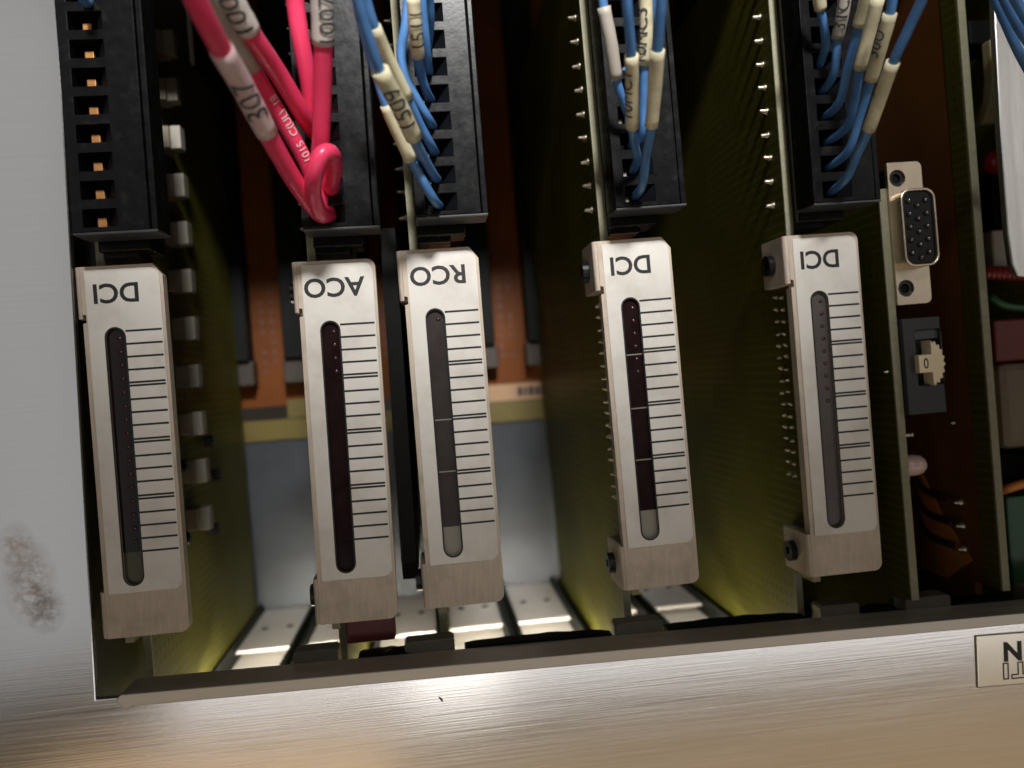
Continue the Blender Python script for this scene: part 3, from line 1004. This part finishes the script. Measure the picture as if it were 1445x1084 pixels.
# dial switch
sw = MB().prism(rect(1.0, 9.2, -26.4, -6.8), [rrect(3.6, 9.0, -20.6, -9.3, 0.3)], -5.6, -2.6).box(1.05, 9.15, -26.35, -6.85, -16, -5.6).build('switch_body', 'switch_body', dc, 0.25)
MB().box(3.65, 8.95, -11.2, -9.35, -5.55, -3.4).build('switch_recess', 'switch_recess', sw)
gear = []
n = 10
for k in range(n * 2):
    a = -math.pi / 2 + math.pi * k / (2 * n - 1)
    r = 4.7 if (k // 1) % 2 else 4.0
    gear.append((5.9 + 0.62 * r * math.cos(a), -16.2 + r * math.sin(a)))
gear = gear + [(5.9, -16.2 + 4.2), (5.9, -14.4), (3.1, -14.4), (3.1, -18.0), (5.9, -18.0)]
dl = MB().prism(gear, [], -4.6, -1.2).build('dial', 'dial_cream', sw, 0.15)
flat_text('dial_digit', '0', 3.0, 'print_black', dl, (4.6, -16.25, -1.18), 0, 0.03, 0.75)
# indicator lamp and a stray pin
lc = at(1300, 658, -6)
MB().lathe((0.8, lc.y, -8), (1, 0.05, 0.32), [(0, 2.5), (0.8, 2.5), (0.85, 2.2), (3.4, 2.2), (4.6, 1.85), (5.4, 1.1), (5.75, 0.05)], 20).build('indicator_lamp', 'led_body', dc, 0, None, True)
for dx in (1.6, 3.4):
    MB().tube([(dx, lc.y - 1.6, -8.5), (dx + 0.1, lc.y - 4, -9.2), (dx + 0.3, lc.y - 8.5, -10.5)], 0.32, 6).build('lamp_lead', 'tinned', dc)
c = at(1285, 615, -4)
MB().lathe((0.8, c.y, -5.4), (1, 0, 0.1), [(0, 0.7), (0.4, 0.5), (1.7, 0.4), (1.8, 0.6), (2.2, 0.5), (2.3, 0.02)], 9).build('bare_pin', 'solder', dc, 0, None, True)
c = at(1250, 525, -6)
put('lead_pin', small_pin_mesh(), 'solder', dc, 0, (-0.8, c.y, -6))

# ------------------------------------------------------------------ bare card near the right edge
rc = thing('edge_card', 'bare green circuit card standing between the dial switch and the metal bracket', 'circuit card', (164.2, 0, 0), None, math.radians(0.55))
b = MB().prism([(78, -4.6), (-64.5, -4.6), (-64.5, -13), (-80, -13), (-80, -104), (78, -104)], [], -0.8, 0.8, 'x').build('board', 'board_brown', rc)
MB().box(-0.83, 0.83, -64.5, 78, -4.6, -4.0).build('board_edge', 'board_edge', b, 0.1)

MB().box(-0.87, -0.81, -64, 78, -9.5, -4.7).build('lit_margin', 'board_green', rc)  # green strip painting the lit front part of the board face
# dark tracks and solder joints on its left face
for k in range(3):
    y = -46.5 - k * 5.2
    pts = [(-0.95, y + 8.5, -34), (-1.0, y + 5, -31.5), (-1.0, y, -28), (-1.0, y - 1.0, -18)]
    MB().tube(smooth_path(pts, 4), 0.95, 8).build('dark_track', 'trace_dark', rc)
    MB().lathe((-0.8, y - 1.0, -15.6), (-1, 0, 0.2), [(0, 1.3), (0.6, 1.0), (1.2, 0.5), (1.8, 0.4), (2.0, 0.05)], 10).build('solder_joint', 'solder', rc, 0, None, True)
MB().prism([(-37, -38), (-66, -38), (-66, -22), (-60, -13), (-52, -22), (-40, -31)], [], -1.2, -0.82, 'x').build('orange_patch', 'orange_patch', rc)
for yy, zz in ((-30, -15.5),):
    put('lead_pin', small_pin_mesh(), 'solder', rc, 0, (-0.8, yy, zz))

# ------------------------------------------------------------------ metal bracket and crowded card at the right edge
bt = [at(*p, 3) for p in ((1402, -20), (1404, 40), (1411, 180), (1422, 330), (1428, 372), (1436, 390), (1560, 410), (1560, -20))]
br_ = thing('metal_bracket', 'bright brushed metal bracket with rounded end at the upper right edge', 'bracket', (bt[2].x, bt[2].y, -8))
off = (-bt[2].x, -bt[2].y, 8)
MB().prism([(p.x, p.y) for p in bt], [], 1.4, 3.0).build('bracket_plate', 'bracket_metal', br_, 0.3, off)
MB().box(bt[2].x + 14.0, bt[2].x + 15.4, bt[3].y + 4, 75, -12, 1.35).build('bracket_web', 'rail_metal', br_, 0.2, off)

cc = thing('crowded_card', 'circuit card crowded with red, brown and green parts at the right edge', 'circuit card', (186.5, 0, -5), None, 0)
co = (-186.5, 0, 5)
MB().box(186.5, 188.1, -80, 78, -104, -14).build('board', 'board_green', cc, 0, co)


def blk(name, m, px0, py0, px1, py1, z, depth, bevel=0.5):
    a, b2 = at(px0, py0, z), at(px1, py1, z)
    return MB().box(a.x, max(b2.x, 186.4), b2.y, a.y, z - depth, z).build(name, m, cc, bevel, co)


blk('black_socket', 'black_plastic_dull', 1366, 28, 1396, 62, -16, 10)
blk('pale_block', 'block_pale', 1399, 325, 1470, 372, -18, 8)
blk('dark_socket', 'black_plastic_dull', 1398, 245, 1470, 322, -22, 8)
blk('red_relay', 'block_red', 1402, 452, 1470, 506, -16, 12)
blk('brown_capacitor', 'block_brown', 1408, 512, 1475, 630, -18, 12, 2.0)
blk('green_terminal', 'block_green', 1420, 702, 1480, 822, -16, 12)
blk('black_terminal', 'black_plastic_dull', 1412, 640, 1480, 676, -24, 8)
cl = [at(*p, -12) for p in ((1397, 55), (1411, 55), (1414, 172), (1385, 176), (1392, 160), (1398, 140), (1401, 110))]
MB().prism([(p.x, p.y) for p in cl], [], -15, -12).build('latch_lever', 'latch_cream', cc, 0.4, co)
c = at(1402, 228, -12)
MB().lathe((c.x + 8, c.y, -14), (-1, 0, 0.15), [(0, 2.6), (6.5, 2.6), (8.3, 2.2), (9.3, 1.2), (9.6, 0.05)], 18).build('red_cap', 'cap_red', cc, 0, co, True)
for k in range(9):
    c = at(1398 + k * 7.2, 384 + k * 0.4, -12)
    MB().lathe((c.x, c.y - 1.5, -13), (0, 1, 0), [(0, 0.3), (0.4, 0.8), (1.5, 1.0), (2.6, 0.8), (3.0, 0.3)], 10).build('coil_turn', 'bead_red', cc, 0, co, True)
MB().tube(smooth_path([P(1470, 676, -13), P(1440, 684, -13), P(1418, 691, -14), P(1410, 694, -20)], 4), 1.0, 8).build('orange_lead', 'wire_orange', cc, 0, co)
MB().tube(smooth_path([P(1396, 418, -16), P(1420, 432, -15), P(1470, 436, -15)], 4), 0.9, 8).build('green_lead', 'block_green', cc, 0, co)
